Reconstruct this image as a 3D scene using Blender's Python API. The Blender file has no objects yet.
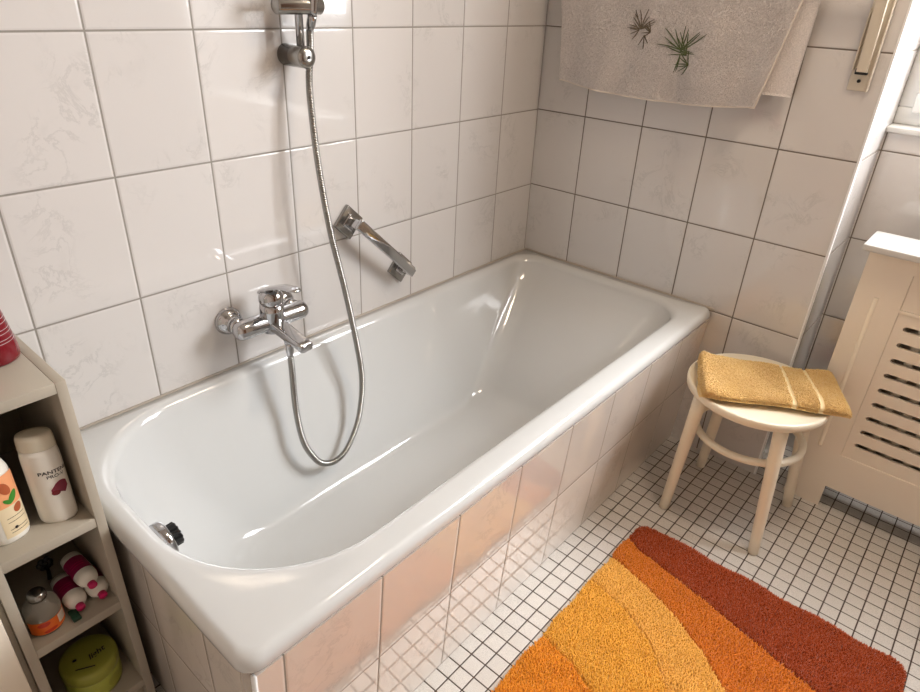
import bpy, bmesh, math, random
import numpy as np
from mathutils import Vector, Matrix
random.seed(7); rng = np.random.default_rng(7)
S = bpy.context.scene; COL = S.collection; PI = math.pi

# ------------------------------------------------------------------ helpers
def tag(o, label=None, cat=None, group=None, kind=None):
    if label: o['label'] = label
    if cat: o['category'] = cat
    if group: o['group'] = group
    if kind: o['kind'] = kind
    return o

def empty(name, loc, label, cat, group=None, rz=0.0):
    o = bpy.data.objects.new(name, None); COL.objects.link(o)
    o.location = loc; o.rotation_euler = (0, 0, rz); o.empty_display_size = .05
    return tag(o, label, cat, group)

class MB:
    """collects geometry in world coordinates, builds ONE mesh object"""
    def __init__(s): s.v = []; s.f = []; s.m = []; s.sm = []
    def add(s, vs, fs, mi=0, smooth=True):
        b = len(s.v); s.v += [tuple(map(float, p)) for p in vs]
        for f in fs: s.f.append(tuple(b + i for i in f)); s.m.append(mi); s.sm.append(smooth)
        return s
    def box(s, x0, x1, y0, y1, z0, z1, bev=0.0, seg=2, mi=0, M=None):
        bm = bmesh.new(); bmesh.ops.create_cube(bm, size=1)
        for v in bm.verts:
            v.co = Vector(((x0+x1)/2 + v.co.x*(x1-x0), (y0+y1)/2 + v.co.y*(y1-y0), (z0+z1)/2 + v.co.z*(z1-z0)))
        if bev > 0: bmesh.ops.bevel(bm, geom=bm.edges[:], offset=bev, segments=seg, affect='EDGES', profile=.5)
        if M is not None: bmesh.ops.transform(bm, matrix=M, verts=bm.verts)
        bm.verts.index_update()
        s.add([v.co for v in bm.verts], [[v.index for v in f.verts] for f in bm.faces], mi, bev > 0)
        bm.free(); return s
    def loft(s, rings, closed=True, cap0=True, cap1=True, mi=0, smooth=True):
        n = len(rings[0]); vs = [p for r in rings for p in r]; fs = []
        for i in range(len(rings)-1):
            for j in range(n if closed else n-1):
                k = (j+1) % n
                fs.append((i*n+j, i*n+k, (i+1)*n+k, (i+1)*n+j))
        if cap0: fs.append(tuple(range(n))[::-1])
        if cap1: fs.append(tuple((len(rings)-1)*n + j for j in range(n)))
        return s.add(vs, fs, mi, smooth)
    def lathe(s, prof, origin=(0,0,0), axis=(0,0,1), n=32, mi=0, sx=1.0, sy=1.0, rot=0.0):
        a = Vector(axis).normalized(); q = Vector((0,0,1)).rotation_difference(a).to_matrix()
        rings = []
        for r, h in prof:
            ring = []
            for j in range(n):
                t = 2*PI*j/n; x, y = r*math.cos(t)*sx, r*math.sin(t)*sy
                x, y = x*math.cos(rot)-y*math.sin(rot), x*math.sin(rot)+y*math.cos(rot)
                ring.append(Vector(origin) + q @ Vector((x, y, h)))
            rings.append(ring)
        return s.loft(rings, mi=mi)
    def tube(s, pts, rad, n=16, mi=0, flat=1.0, closed=False):
        pts = [Vector(p) for p in pts]; N = len(pts)
        if not hasattr(rad, '__len__'): rad = [rad]*N
        up = Vector((0,0,1)); rings = []; prev = None
        for i, p in enumerate(pts):
            if closed: t = (pts[(i+1) % N]-pts[i-1]).normalized()
            else: t = (pts[min(i+1, N-1)]-pts[max(i-1, 0)]).normalized()
            if prev is None:
                a = t.cross(up) if abs(t.dot(up)) < .95 else t.cross(Vector((1,0,0)))
            else: a = prev - t*prev.dot(t)
            a.normalize(); prev = a; b = t.cross(a)
            rings.append([p + (a*math.cos(2*PI*j/n) + b*math.sin(2*PI*j/n)*flat)*rad[i] for j in range(n)])
        if closed: rings.append(rings[0]); return s.loft(rings, cap0=False, cap1=False, mi=mi)
        return s.loft(rings, mi=mi)
    def build(s, name, mat, parent=None, origin=None, autos=None):
        me = bpy.data.meshes.new(name)
        base = Vector((0,0,0))
        if parent is not None: base = WORLD(parent)
        elif origin is not None: base = Vector(origin)
        me.from_pydata([(p[0]-base.x, p[1]-base.y, p[2]-base.z) for p in s.v], [], s.f)
        mats = mat if isinstance(mat, (list, tuple)) else [mat]
        for m in mats: me.materials.append(m)
        me.polygons.foreach_set('material_index', s.m)
        me.polygons.foreach_set('use_smooth', s.sm); me.update()
        bm = bmesh.new(); bm.from_mesh(me); bmesh.ops.recalc_face_normals(bm, faces=bm.faces); bm.to_mesh(me); bm.free()
        if autos is not None: me.set_sharp_from_angle(angle=math.radians(autos))
        o = bpy.data.objects.new(name, me); COL.objects.link(o)
        if parent is not None: o.parent = parent
        elif origin is not None: o.location = base
        return o

def WORLD(o):
    v = Vector(o.location); p = o.parent
    while p is not None: v = v + Vector(p.location); p = p.parent
    return v

def bez(pts, n):
    """Catmull-Rom through pts"""
    P = [Vector(p) for p in pts]; P = [2*P[0]-P[1]] + P + [2*P[-1]-P[-2]]; out = []
    for i in range(1, len(P)-2):
        for k in range(n):
            t = k/n; a, b, c, d = P[i-1], P[i], P[i+1], P[i+2]
            out.append(.5*((2*b)+(c-a)*t+(2*a-5*b+4*c-d)*t*t+(3*b-a-3*c+d)*t**3))
    out.append(P[-2]); return out

# ------------------------------------------------------------------ materials
def lin(c):
    return tuple(((x/255)/12.92 if x/255 <= .04045 else ((x/255+.055)/1.055)**2.4) for x in c) + (1,)

class NT:
    def __init__(s, name):
        s.mat = bpy.data.materials.new(name); s.mat.use_nodes = True
        s.t = s.mat.node_tree; s.b = s.t.nodes['Principled BSDF']
    def n(s, typ, **kw):
        nd = s.t.nodes.new(typ)
        for k, v in kw.items(): setattr(nd, k, v)
        return nd
    def l(s, a, b): s.t.links.new(a, b)
    def put(s, sock, v):
        if isinstance(v, bpy.types.NodeSocket): s.l(v, sock)
        else: sock.default_value = v
    def m(s, op, a, b=0.0, c=0.0):
        nd = s.n('ShaderNodeMath', operation=op)
        for i, v in enumerate((a, b, c)): s.put(nd.inputs[i], v)
        return nd.outputs[0]
    def mr(s, v, a, b, c=0.0, d=1.0):
        nd = s.n('ShaderNodeMapRange', interpolation_type='SMOOTHSTEP')
        for i, x in enumerate((v, a, b, c, d)): s.put(nd.inputs[i], x)
        return nd.outputs[0]
    def mix(s, f, a, b):
        nd = s.n('ShaderNodeMix', data_type='RGBA')
        s.put(nd.inputs[0], f); s.put(nd.inputs[6], a); s.put(nd.inputs[7], b)
        return nd.outputs[2]
    def noise(s, vec, scale, detail=3, rough=.5, dist=0.0):
        nd = s.n('ShaderNodeTexNoise'); s.put(nd.inputs['Vector'], vec)
        nd.inputs['Scale'].default_value = scale; nd.inputs['Detail'].default_value = detail
        nd.inputs['Roughness'].default_value = rough; nd.inputs['Distortion'].default_value = dist
        return nd.outputs['Fac']
    def bump(s, h, strength, dist, prev=None):
        nd = s.n('ShaderNodeBump'); nd.inputs['Strength'].default_value = strength
        nd.inputs['Distance'].default_value = dist; s.put(nd.inputs['Height'], h)
        if prev is not None: s.l(prev, nd.inputs['Normal'])
        return nd.outputs[0]

def simple(name, rgb, rough=.5, metal=0.0, coat=0.0, bump=0.0, bscale=200, var=0.04, ior=1.5, sheen=0.0, trans=0.0):
    N = NT(name); b = N.b
    co = N.n('ShaderNodeTexCoord').outputs['Object']
    c = lin(rgb); nz = N.noise(co, 9.0, 4)
    dark = tuple(x*(1-var) for x in c[:3])+(1,); lite = tuple(min(1, x*(1+var)) for x in c[:3])+(1,)
    N.put(b.inputs['Base Color'], N.mix(nz, dark, lite))
    b.inputs['Roughness'].default_value = rough; b.inputs['Metallic'].default_value = metal
    b.inputs['IOR'].default_value = ior; b.inputs['Coat Weight'].default_value = coat
    b.inputs['Coat Roughness'].default_value = .08
    b.inputs['Sheen Weight'].default_value = sheen; b.inputs['Transmission Weight'].default_value = trans
    if bump: N.put(b.inputs['Normal'], N.bump(N.noise(co, bscale, 3), bump, .002))
    return N.mat

def tiles(name, ax, u0, v0, w, h, grout_w, c_tile, c_grout, c_vein=None, rough=.08, pillow=.004, speck=0.0, seed=0.0, wav=.0, coat=.5):
    """square-joint tiling computed from object coordinates along axes ax"""
    N = NT(name); b = N.b
    co = N.n('ShaderNodeTexCoord').outputs['Object']
    sp = N.n('ShaderNodeSeparateXYZ'); N.l(co, sp.inputs[0])
    def cell(out, o, s):
        q = N.m('DIVIDE', N.m('SUBTRACT', out, o), s)
        fl = N.m('FLOOR', q); fr = N.m('SUBTRACT', q, fl)
        return fl, N.m('MULTIPLY', N.m('MINIMUM', fr, N.m('SUBTRACT', 1.0, fr)), s)
    fu, du = cell(sp.outputs[ax[0]], u0, w); fv, dv = cell(sp.outputs[ax[1]], v0, h)
    d = N.m('MINIMUM', du, dv)
    mask = N.mr(d, grout_w*.5-.0003, grout_w*.5+.0005)
    cid = N.n('ShaderNodeCombineXYZ'); N.l(fu, cid.inputs[0]); N.l(fv, cid.inputs[1]); cid.inputs[2].default_value = seed
    wn = N.n('ShaderNodeTexWhiteNoise', noise_dimensions='3D'); N.l(cid.outputs[0], wn.inputs['Vector'])
    off = N.n('ShaderNodeVectorMath', operation='SCALE'); N.l(wn.outputs['Color'], off.inputs[0]); off.inputs['Scale'].default_value = 7.0
    vec = N.n('ShaderNodeVectorMath', operation='ADD'); N.l(co, vec.inputs[0]); N.l(off.outputs[0], vec.inputs[1])
    v = vec.outputs[0]
    jit = N.m('MULTIPLY_ADD', wn.outputs['Value'], .05, .975)
    base = N.n('ShaderNodeVectorMath', operation='SCALE'); base.inputs[0].default_value = lin(c_tile)[:3]; N.l(jit, base.inputs['Scale'])
    colr = base.outputs[0]
    if c_vein:
        n1 = N.noise(v, 12, 7, .68, .7)
        ridge = N.m('SUBTRACT', 1.0, N.mr(N.m('ABSOLUTE', N.m('SUBTRACT', n1, .5)), 0.0, .035))
        spot = N.mr(N.noise(v, 7, 2), .50, .66)
        cloud = N.mr(N.noise(v, 14, 5, .6, .6), .5, .8, 0, .45)
        fac = N.m('MULTIPLY', N.m('MAXIMUM', N.m('MULTIPLY', ridge, .75), cloud), spot)
        colr = N.mix(N.m('MULTIPLY', fac, .30), colr, lin(c_vein))
    if speck:
        s2 = N.noise(v, 900, 2, .6)
        colr = N.mix(N.m('MULTIPLY', N.mr(s2, .4, .65), speck), colr, tuple(x*.45 for x in lin(c_tile)[:3])+(1,))
    gr = N.mix(N.noise(co, 60, 3), tuple(x*.8 for x in lin(c_grout)[:3])+(1,), lin(c_grout))
    N.put(b.inputs['Base Color'], N.mix(mask, gr, colr))
    N.put(b.inputs['Roughness'], N.m('MULTIPLY_ADD', mask, rough-.85, .85))
    b.inputs['IOR'].default_value = 1.52
    if c_vein:
        N.put(b.inputs['Coat Weight'], N.m('MULTIPLY', mask, coat)); b.inputs['Coat IOR'].default_value = 1.75; b.inputs['Coat Roughness'].default_value = .025
    hgt = N.mr(d, grout_w*.3, grout_w*.5+pillow)
    nb = N.bump(hgt, .55, .0015)
    if wav: nb = N.bump(N.noise(v, 5, 1), wav, .01, nb)
    if speck: nb = N.bump(N.noise(v, 700, 2), .12, .001, nb)
    N.put(b.inputs['Normal'], nb)
    return N.mat

TW, TH, ZK = .2, .2518, .498
C_T = (211, 207, 204); C_V = (144, 143, 142)
M = {}
M['tile_back'] = tiles('marbled_tile_long_wall', (0, 2), -.0054, ZK, TW, TH, .0034, C_T, (150, 144, 136), C_V, seed=1, wav=.05)
M['tile_right'] = tiles('marbled_tile_end_wall', (1, 2), .0196, ZK, TW, TH, .0034, C_T, (118, 108, 98), C_V, seed=5, wav=.05)
M['tile_panel'] = tiles('marbled_tile_bath_panel', (0, 2), -.1913+.82, .2434, TW, .2434, .003, (218, 208, 198), (140, 130, 118), C_V, rough=.05, seed=9, coat=1.0)
M['tile_end'] = tiles('marbled_tile_panel_end', (1, 2), -.56+.68, .2434, TW, .2434, .003, (222, 213, 203), (140, 130, 118), C_V, rough=.08, seed=12, coat=.35)
M['mosaic'] = tiles('mosaic_floor', (0, 1), -1.2070, -.7184, .0406, .0406, .0029, (216, 211, 204), (76, 62, 52), None, rough=.32, pillow=.0015, speck=.55, seed=3)
M['enamel'] = simple('white_enamel', (204, 205, 204), .07, coat=.6, var=.01)
M['plaster'] = simple('white_plaster', (238, 236, 230), .8, bump=.1)
M['warm'] = simple('warm_cream_plaster', (204, 190, 178), .8)
M['ceil'] = simple('ceiling_paint', (206, 198, 186), .8)
M['door'] = simple('brown_wood_door', (120, 72, 40), .45, var=.15)
M['pvc'] = simple('window_pvc', (236, 238, 238), .3, var=.01)
M['chrome'] = simple('chrome', (188, 188, 190), .07, metal=1.0, var=.01)
M['brushed'] = simple('brushed_steel', (158, 156, 152), .22, metal=1.0, var=.03)
M['black'] = simple('black_plastic', (16, 16, 17), .45)
M['stool'] = simple('cream_painted_wood', (238, 229, 208), .32, var=.02, bump=.05, bscale=60)
M['cover'] = simple('painted_mdf', (238, 228, 212), .42, var=.015)
M['cover_lid'] = simple('painted_mdf_lid', (204, 202, 198), .35, var=.01)
M['strip'] = simple('pale_strip', (252, 244, 226), .4, var=.01)
M['radiator'] = simple('radiator_enamel', (206, 196, 178), .35)
M['cab'] = simple('cabinet_laminate', (170, 161, 146), .5, var=.02, bump=.05)
M['cab_back'] = simple('cabinet_back_board', (146, 134, 118), .6)
M['bracket'] = simple('cream_bracket_plastic', (214, 204, 186), .4)
M['silicone'] = simple('joint_sealant', (176, 166, 154), .55)
M['towel_grey'] = None
def terry(name, rgb, scale=420, strength=.9, dist=.003, var=.16, stripe=None):
    N = NT(name); b = N.b
    co = N.n('ShaderNodeTexCoord').outputs['Object']
    n1 = N.noise(co, scale, 2, .6); n2 = N.noise(co, 14, 3)
    c = lin(rgb)
    f = N.m('MULTIPLY_ADD', n1, .75, N.m('MULTIPLY', n2, .25))
    N.put(b.inputs['Base Color'], N.mix(N.mr(f, .3, .7), tuple(x*(1-var) for x in c[:3])+(1,), tuple(min(1, x*(1+var)) for x in c[:3])+(1,)))
    b.inputs['Roughness'].default_value = .95; b.inputs['Sheen Weight'].default_value = .3
    b.inputs['Specular IOR Level'].default_value = .15
    N.put(b.inputs['Normal'], N.bump(n1, strength, dist)); return N.mat
M['towel_grey'] = terry('grey_terry', (226, 219, 215), 330, 1.0, .003, .12)
M['hem'] = terry('pale_hem', (222, 212, 200), 600, .3, .001, .05)
M['towel_yellow'] = terry('yellow_terry', (253, 208, 140), 420, .8, .003)
M['towel_band'] = terry('yellow_woven_band', (253, 230, 184), 900, .3, .001, .06)
RUGC = {'rust': (174, 76, 32), 'orange': (226, 134, 42), 'light': (253, 194, 96), 'yellow': (253, 190, 78), 'amber': (249, 168, 54)}
for k, c in RUGC.items(): M['rug_'+k] = terry('rug_pile_'+k, c, 260, .25, .001, .07)
M['rug_back'] = simple('rug_backing', (150, 80, 30), .95)
M['bottle_white'] = simple('white_bottle_plastic', (232, 228, 218), .3, var=.01)
M['cap_clear'] = simple('frosted_cap', (214, 206, 186), .25, var=.02)
M['magenta'] = simple('magenta_plastic', (196, 22, 96), .35)
M['magenta_dark'] = simple('dark_magenta_print', (140, 14, 70), .4)
M['wine'] = simple('wine_red_print', (120, 12, 44), .35)
M['ink'] = simple('black_ink', (28, 24, 26), .5)
M['red_bottle'] = simple('dark_red_plastic', (112, 8, 24), .22, coat=.3)
M['silver'] = simple('silver_print', (190, 180, 180), .35, metal=.6)
M['pink'] = simple('pink_plastic', (196, 60, 96), .35)
M['peach'] = simple('peach_label', (232, 160, 112), .4, var=.08)
M['label_cream'] = simple('cream_label', (226, 208, 172), .4, var=.05)
M['almond'] = simple('almond_brown_print', (168, 84, 46), .45, var=.2)
M['leaf'] = simple('leaf_green_print', (58, 132, 42), .45, var=.15)
M['orange_lbl'] = simple('orange_fruit_label', (226, 104, 24), .35, var=.25)
M['orange_red'] = simple('red_orange_print', (200, 52, 18), .4, var=.1)
M['paper'] = simple('white_label_print', (228, 216, 200), .5)
M['clear'] = simple('clear_plastic', (222, 216, 204), .12, trans=.75, ior=1.3)
M['jar'] = simple('lime_plastic', (170, 176, 74), .35, var=.05)
M['jar_lid'] = simple('lime_lid', (158, 160, 64), .3, var=.06)
M['dgreen'] = simple('dark_green_plastic', (20, 62, 44), .4)
M['palm'] = simple('embroidery_green', (84, 96, 58), .8, var=.2)
M['palm2'] = simple('embroidery_brown', (104, 92, 74), .8, var=.2)
def glass_mat():
    N = NT('window_glass'); t = N.t; out = t.nodes['Material Output']
    tr = N.n('ShaderNodeBsdfTransparent'); gl = N.n('ShaderNodeBsdfGlossy'); gl.inputs['Roughness'].default_value = .02
    fr = N.n('ShaderNodeFresnel'); ge = N.n('ShaderNodeNewGeometry')
    N.put(fr.inputs['IOR'], N.m('MULTIPLY_ADD', ge.outputs['Backfacing'], 1/1.3-1.3, 1.3))
    mx = N.n('ShaderNodeMixShader'); N.l(fr.outputs[0], mx.inputs[0]); N.l(tr.outputs[0], mx.inputs[1]); N.l(gl.outputs[0], mx.inputs[2])
    N.l(mx.outputs[0], out.inputs['Surface']); return N.mat
M['glass'] = glass_mat()
# ribbed chrome hose: ribs as bump along the hose are built as geometry radius changes
M['hose'] = simple('ribbed_steel_hose', (150, 148, 144), .24, metal=1.0, var=.02)

# ------------------------------------------------------------------ room
def struct(mb, name, mat, **kw): return tag(mb.build(name, mat, **kw), kind='structure')
RX0, RY0, RZ = -2.45, -2.75, 2.4
NY = -.976        # where the end wall stops and the window niche begins
struct(MB().box(RX0-.1, .5, RY0-.1, .1, -.1, 0), 'floor', M['mosaic'])
struct(MB().box(RX0-.1, .44, RY0-.1, .1, RZ, RZ+.04), 'ceiling', M['ceil'])
struct(MB().box(RX0, .5, 0, .1, 0, RZ), 'wall_back', M['tile_back'])
WZ0, WZ1, WY0, WY1, WX = 1.055, 2.32, -2.27, NY, .24
w = MB()
w.box(0, .44, NY, 0, 0, RZ)
w.box(WX, .44, WY0, NY, 0, WZ0)
w.box(WX, .44, WY0, NY, WZ1, RZ)
w.box(0, .44, RY0, WY0, 0, RZ)
struct(w, 'wall_right', M['tile_right'])
struct(MB().box(RX0-.1, RX0, RY0, 0, 0, RZ), 'wall_left', M['warm'])
struct(MB().box(RX0, .44, RY0-.1, RY0, 0, RZ), 'wall_front', M['warm'])
dd = MB(); dd.box(-1.75, -.95, RY0, RY0+.035, 0, 2.0, .003); dd.box(-1.66, -1.04, RY0+.035, RY0+.041, .15, .95, .003); dd.box(-1.66, -1.04, RY0+.035, RY0+.041, 1.05, 1.88, .003)
struct(dd, 'door_1', M['door'])
# rounded white edging down the corner of the niche
e = MB(); ring = lambda z: [(-.0015, NY+.004, z), (-.0015, NY+.001, z), (-.0005, NY-.0015, z), (.002, NY-.0025, z), (.010, NY-.0025, z), (.010, NY+.004, z)]
e.loft([ring(0), ring(RZ)], smooth=False); struct(e, 'trim_1', M['pvc'])
# sill ledge under the window
struct(MB().box(WX-.012, .44, WY0, WY1, WZ0-.004, WZ0+.012, .003), 'trim_2', M['cover_lid'])
# sealant joints round the bath
j = MB()
j.box(-1.655, -.001, -.0055, .0, .500, .5105, .0015); j.box(-.0055, 0, -.722, -.001, .500, .5105, .0015)
struct(j, 'trim_3', M['silicone'])
# window
win = MB(); fx0, fx1 = .30, .36
def frame(mb, y0, y1, z0, z1, t, x0, x1):
    mb.box(x0, x1, y0, y1, z0, z0+t, .004); mb.box(x0, x1, y0, y1, z1-t, z1, .004)
    mb.box(x0, x1, y0, y0+t, z0+t, z1-t, .004); mb.box(x0, x1, y1-t, y1, z0+t, z1-t, .004)
frame(win, WY0, WY1, WZ0+.012, WZ1, .045, fx0, fx1)
win.box(fx0, fx1, -1.648, -1.598, WZ0+.05, WZ1-.04, .004)
wo = struct(win, 'window_1', M['pvc'])
for a, b_ in ((WY0+.035, -1.638), (-1.608, WY1-.035)):
    sb = MB(); frame(sb, a, b_, WZ0+.045, WZ1-.035, .05, fx0-.014, fx1-.02)
    so = sb.build('sash', M['pvc'], wo)
    MB().box(.322, .326, a+.04, b_-.04, WZ0+.085, WZ1-.075).build('pane', M['glass'], so)

# ------------------------------------------------------------------ bath panel
def YP(z): return -.684 - (.7144-.684)*(z/.468)
bp = empty('bath_surround', (-.82, -.68, 0), 'marbled white tiled panel boxing in the bathtub down to the mosaic floor', 'bath surround')
p = MB()
sec = lambda x: [(x, YP(0), 0.0), (x, YP(.4675), .4675), (x, -.668, .4675), (x, -.668, 0)]
p.loft([sec(-1.6375), sec(-.001)], smooth=False); p.build('front_panel', M['tile_panel'], bp)
p = MB(); p.box(-1.640, -1.622, -.667, -.001, 0, .4675); p.build('end_panel', M['tile_end'], bp)
p = MB(); r8 = lambda z: [(-1.6375, YP(z)-.0008, z), (-1.6405, YP(z)+.0002, z), (-1.6425, YP(z)+.003, z), (-1.6425, YP(z)+.008, z), (-1.6375, YP(z)+.008, z)]
p.loft([r8(0), r8(.4675)]); tag(p.build('corner_trim', M['pvc'], bp), 'white plastic corner strip')

# ------------------------------------------------------------------ bathtub
def rr(x0, x1, y0, y1, R, z, nc=14, ns=12):
    """rounded rectangle ring; R = radii of (x1,y1),(x0,y1),(x0,y0),(x1,y0)"""
    cs = [(x1, y1, -1, -1, 0), (x0, y1, 1, -1, 90), (x0, y0, 1, 1, 180), (x1, y0, -1, 1, 270)]
    pts = []
    arcs = []
    for (cx, cy, sx, sy, a0), r in zip(cs, R):
        ox, oy = cx+sx*r, cy+sy*r
        arcs.append([(ox+r*math.cos(math.radians(a0+90*k/nc)), oy+r*math.sin(math.radians(a0+90*k/nc)), z) for k in range(nc+1)])
    for i in range(4):
        pts += arcs[i]; a = arcs[i][-1]; b = arcs[(i+1) % 4][0]
        pts += [(a[0]+(b[0]-a[0])*k/ns, a[1]+(b[1]-a[1])*k/ns, z) for k in range(1, ns)]
    return pts
BX0, BX1, BY0, BY1 = -1.656, -.003, -.7185, -.003
outer = lambda i, z, R=(.004, .03, .032, .015): rr(BX0+i, BX1-min(i, .001), BY0+i, BY1-min(i, .001), R, z)
OX0, OX1, OY0, OY1 = -1.630, -.034, -.668, -.024; OR = (.085, .22, .27, .13)
inn = lambda i, z: rr(OX0+i, OX1-i, OY0+i, OY1-i, [max(.05, r-i*.5) for r in OR], z)
rings = [outer(.022, .4735), outer(.0045, .4735), outer(.0015, .4755), outer(0, .480), outer(0, .489), outer(.0015, .496), outer(.005, .502), outer(.010, .5055), outer(.016, .507),
         inn(0, .507), inn(.006, .506), inn(.012, .5032), inn(.017, .498), inn(.0205, .491), inn(.0225, .482)]
i0 = .0235
T = (OX0+i0, OX1-i0, OY0+i0, OY1-i0); TR = [r-.012 for r in OR]
Bq = (-1.300, -.565, -.495, -.200); BR = [.055, .12, .12, .11]
def q3(a, b, c, t): return (a*(1-t)**2+2*b*t*(1-t)+c*t*t)
prof = []
W0, W1 = (0.0, .478), (.66, .170)
for k in range(1, 9):
    t = k/8; prof.append((W0[0]+(W1[0]-W0[0])*t + .015*math.sin(PI*t), W0[1]+(W1[1]-W0[1])*t))
for k in range(1, 9):
    t = k/8; prof.append((q3(.66, .735, .90, t), q3(.170, .126, .125, t)))
prof.append((1.0, .1255))
for h, z in prof:
    hn = h**1.9*(1 if h < .66 else 1)
    c = [T[i]+(Bq[i]-T[i])*(h if i else hn) for i in range(4)]; R = [TR[i]+(BR[i]-TR[i])*min(1, h) for i in range(4)]
    rings.append(rr(c[0], c[1], c[2], c[3], R, z))
for k, z in ((.25, .125), (.55, .124), (.85, .123)):
    c = [Bq[0]+(-1.2-Bq[0])*k, Bq[1]+(-1.16-Bq[1])*k, Bq[2]+(-.36-Bq[2])*k, Bq[3]+(-.34-Bq[3])*k]
    rings.append(rr(c[0], c[1], c[2], c[3], [max(.005, r*(1-k)) for r in BR], z))
tub = empty('bathtub', (-.83, -.36, .0), 'white enamel bathtub built in against the marbled tiled corner', 'bathtub')
MB().loft(rings, cap0=False, cap1=True).build('basin', M['enamel'], tub)
# overflow fitting on the near end
ov = MB(); O = Vector((-1.602, -.358, .450)); ax = Vector((.99, 0, .08)).normalized()
ov.lathe([(.037, -.004), (.037, .012), (.035, .016), (.030, .019), (.018, .020), (.0, .020)], O, ax, 40)
oo = tag(ov.build('overflow_cover', M['chrome'], tub), 'round chrome overflow cover')
kn = MB(); rg = []
for h, r in ((.019, .017), (.021, .0195), (.034, .0195), (.036, .017)):
    q = Vector((0,0,1)).rotation_difference(ax).to_matrix()
    rg.append([O + q @ Vector(((r+.0025*(1 if (jj//2) % 2 else -1))*math.cos(2*PI*jj/48), (r+.0025*(1 if (jj//2) % 2 else -1))*math.sin(2*PI*jj/48), h)) for jj in range(48)])
kn.loft(rg, smooth=False); tag(kn.build('overflow_knob', M['black'], tub), 'black ribbed knob of the overflow')

# ------------------------------------------------------------------ bath mixer
fx, fy, fz = -1.144, -.068, .633
fa = empty('bath_mixer_tap', (fx, 0, fz), 'chrome single lever bath mixer tap fixed to the tiled wall over the tub', 'tap')
for dx in (-.075, .075):
    r_ = MB(); r_.lathe([(.034, 0), (.034, .004), (.031, .012), (.023, .019), (.017, .022), (.017, .040), (.021, .042), (.021, .050), (.0, .050)], (fx+dx, 0, fz), (0,-1,0), 36)
    r_.build('wall_flange', M['chrome'], fa)
b = MB()
b.lathe([(.0, -.1), (.012, -.0985), (.019, -.094), (.0225, -.086), (.0235, -.076), (.0235, -.055), (.0225, .055), (.0235, .076), (.0225, .086), (.019, .094), (.012, .0985), (.0, .1)], (fx, fy, fz), (1,0,0), 36)
b.lathe([(.0265, -.024), (.0290, 0), (.0285, .030), (.0275, .048)], (fx, fy-.002, fz), (0,-.10,1), 36)
b.build('body', M['chrome'], fa)
sp_ = MB(); ringf = []
for t in np.linspace(0, 1, 9):
    y = fy-.010 - .122*t; z = fz-.004 - .020*t; wd = .0200-.0030*t; th = .0125-.0030*t
    ringf.append([(fx+wd*math.copysign(abs(math.cos(a))**.35, math.cos(a)), y, z+th*math.copysign(abs(math.sin(a))**.35, math.sin(a))) for a in [2*PI*k/24 for k in range(24)]])
sp_.loft(ringf); so = sp_.build('spout', M['chrome'], fa)
a_ = MB(); a_.lathe([(.0105, .014), (.0105, -.008), (.009, -.010), (.0, -.010)], (fx, fy-.115, fz-.030), (0,-.1,1), 24); a_.build('aerator', M['brushed'], so)
lv = MB(); lv.lathe([(.0280, .0), (.0290, .005), (.0285, .018), (.024, .028), (.014, .034), (.0, .035)], (fx, fy-.006, fz+.049), (0,-.10,1), 36)
rl = []
for t in np.linspace(0, 1, 10):
    y = fy+.012 - .128*t; z = fz+.074 + .038*t + .008*math.sin(PI*t); wd = .0215*(1-t)**.5*1.0+.0085*t+.002; th = .0062-.0030*t
    wd = .0235-.010*t if t < .95 else .009
    rl.append([(fx+wd*math.copysign(abs(math.cos(a))**.7, math.cos(a)), y, z+th*math.copysign(abs(math.sin(a))**.7, math.sin(a))) for a in [2*PI*k/20 for k in range(20)]])
lv.loft(rl); lv.build('lever', M['chrome'], fa)
hx, hy = -1.1236, -.100
ho = MB(); ho.tube([(hx, fy, fz-.012), (hx, fy-.012, fz-.022), (hx, hy+.004, fz-.040), (hx, hy, fz-.058)], [.012, .012, .0115, .0115], 20)
ho.build('hose_outlet', M['chrome'], fa)

# ------------------------------------------------------------------ shower rail, slider and hand shower
SX = -.997
sr = empty('shower_rail', (SX, 0, 1.2), 'chrome wall rail with its lower mount above the tub, right of the mixer tap', 'shower rail')
for z in (1.203, 1.80):
    m_ = MB(); m_.lathe([(.0225, 0), (.0225, .070), (.020, .077), (.012, .080), (.0, .081)], (SX, 0, z), (0,-1,0), 36)
    mo = m_.build('wall_mount', M['brushed'], sr)
    s_ = MB(); s_.lathe([(.0035, .0805), (.0035, .0825), (.0, .0825)], (SX, 0, z), (0,-1,0), 16); s_.build('screw_cap', M['black'], mo)
MB().lathe([(.0085, 1.19), (.0085, 1.815)], (SX, -.055, 0), (0,0,1), 24).build('rail', M['chrome'], sr)
sl = MB(); sl.lathe([(.0, -.066), (.014, -.066), (.017, -.063), (.017, .018), (.0175, .019), (.0175, .021), (.017, .022), (.017, .044), (.014, .048), (.0, .048)], (-.992, -.062, 1.300), (1,0,0), 32)
sl.build('slider', M['brushed'], sr)
hs = empty('hand_shower', (-.955, -.075, 1.30), 'chrome hand shower held in the rail slider at the top edge of the photo', 'hand shower')
h_ = MB(); hpts = bez([(-.973, -.072, 1.283), (-.975, -.083, 1.34), (-.980, -.10, 1.42), (-.985, -.125, 1.50), (-.99, -.16, 1.545)], 6)
h_.tube(hpts, [.0085+.006*i/(len(hpts)-1) for i in range(len(hpts))], 20); h_.build('handle', M['chrome'], hs)
h_ = MB(); h_.lathe([(.0, -.018), (.02, -.016), (.045, -.004), (.048, .004), (.046, .010), (.0, .011)], (-.99, -.175, 1.548), (0,-.55,-.83), 40); h_.build('spray_head', M['chrome'], hs)
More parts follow.
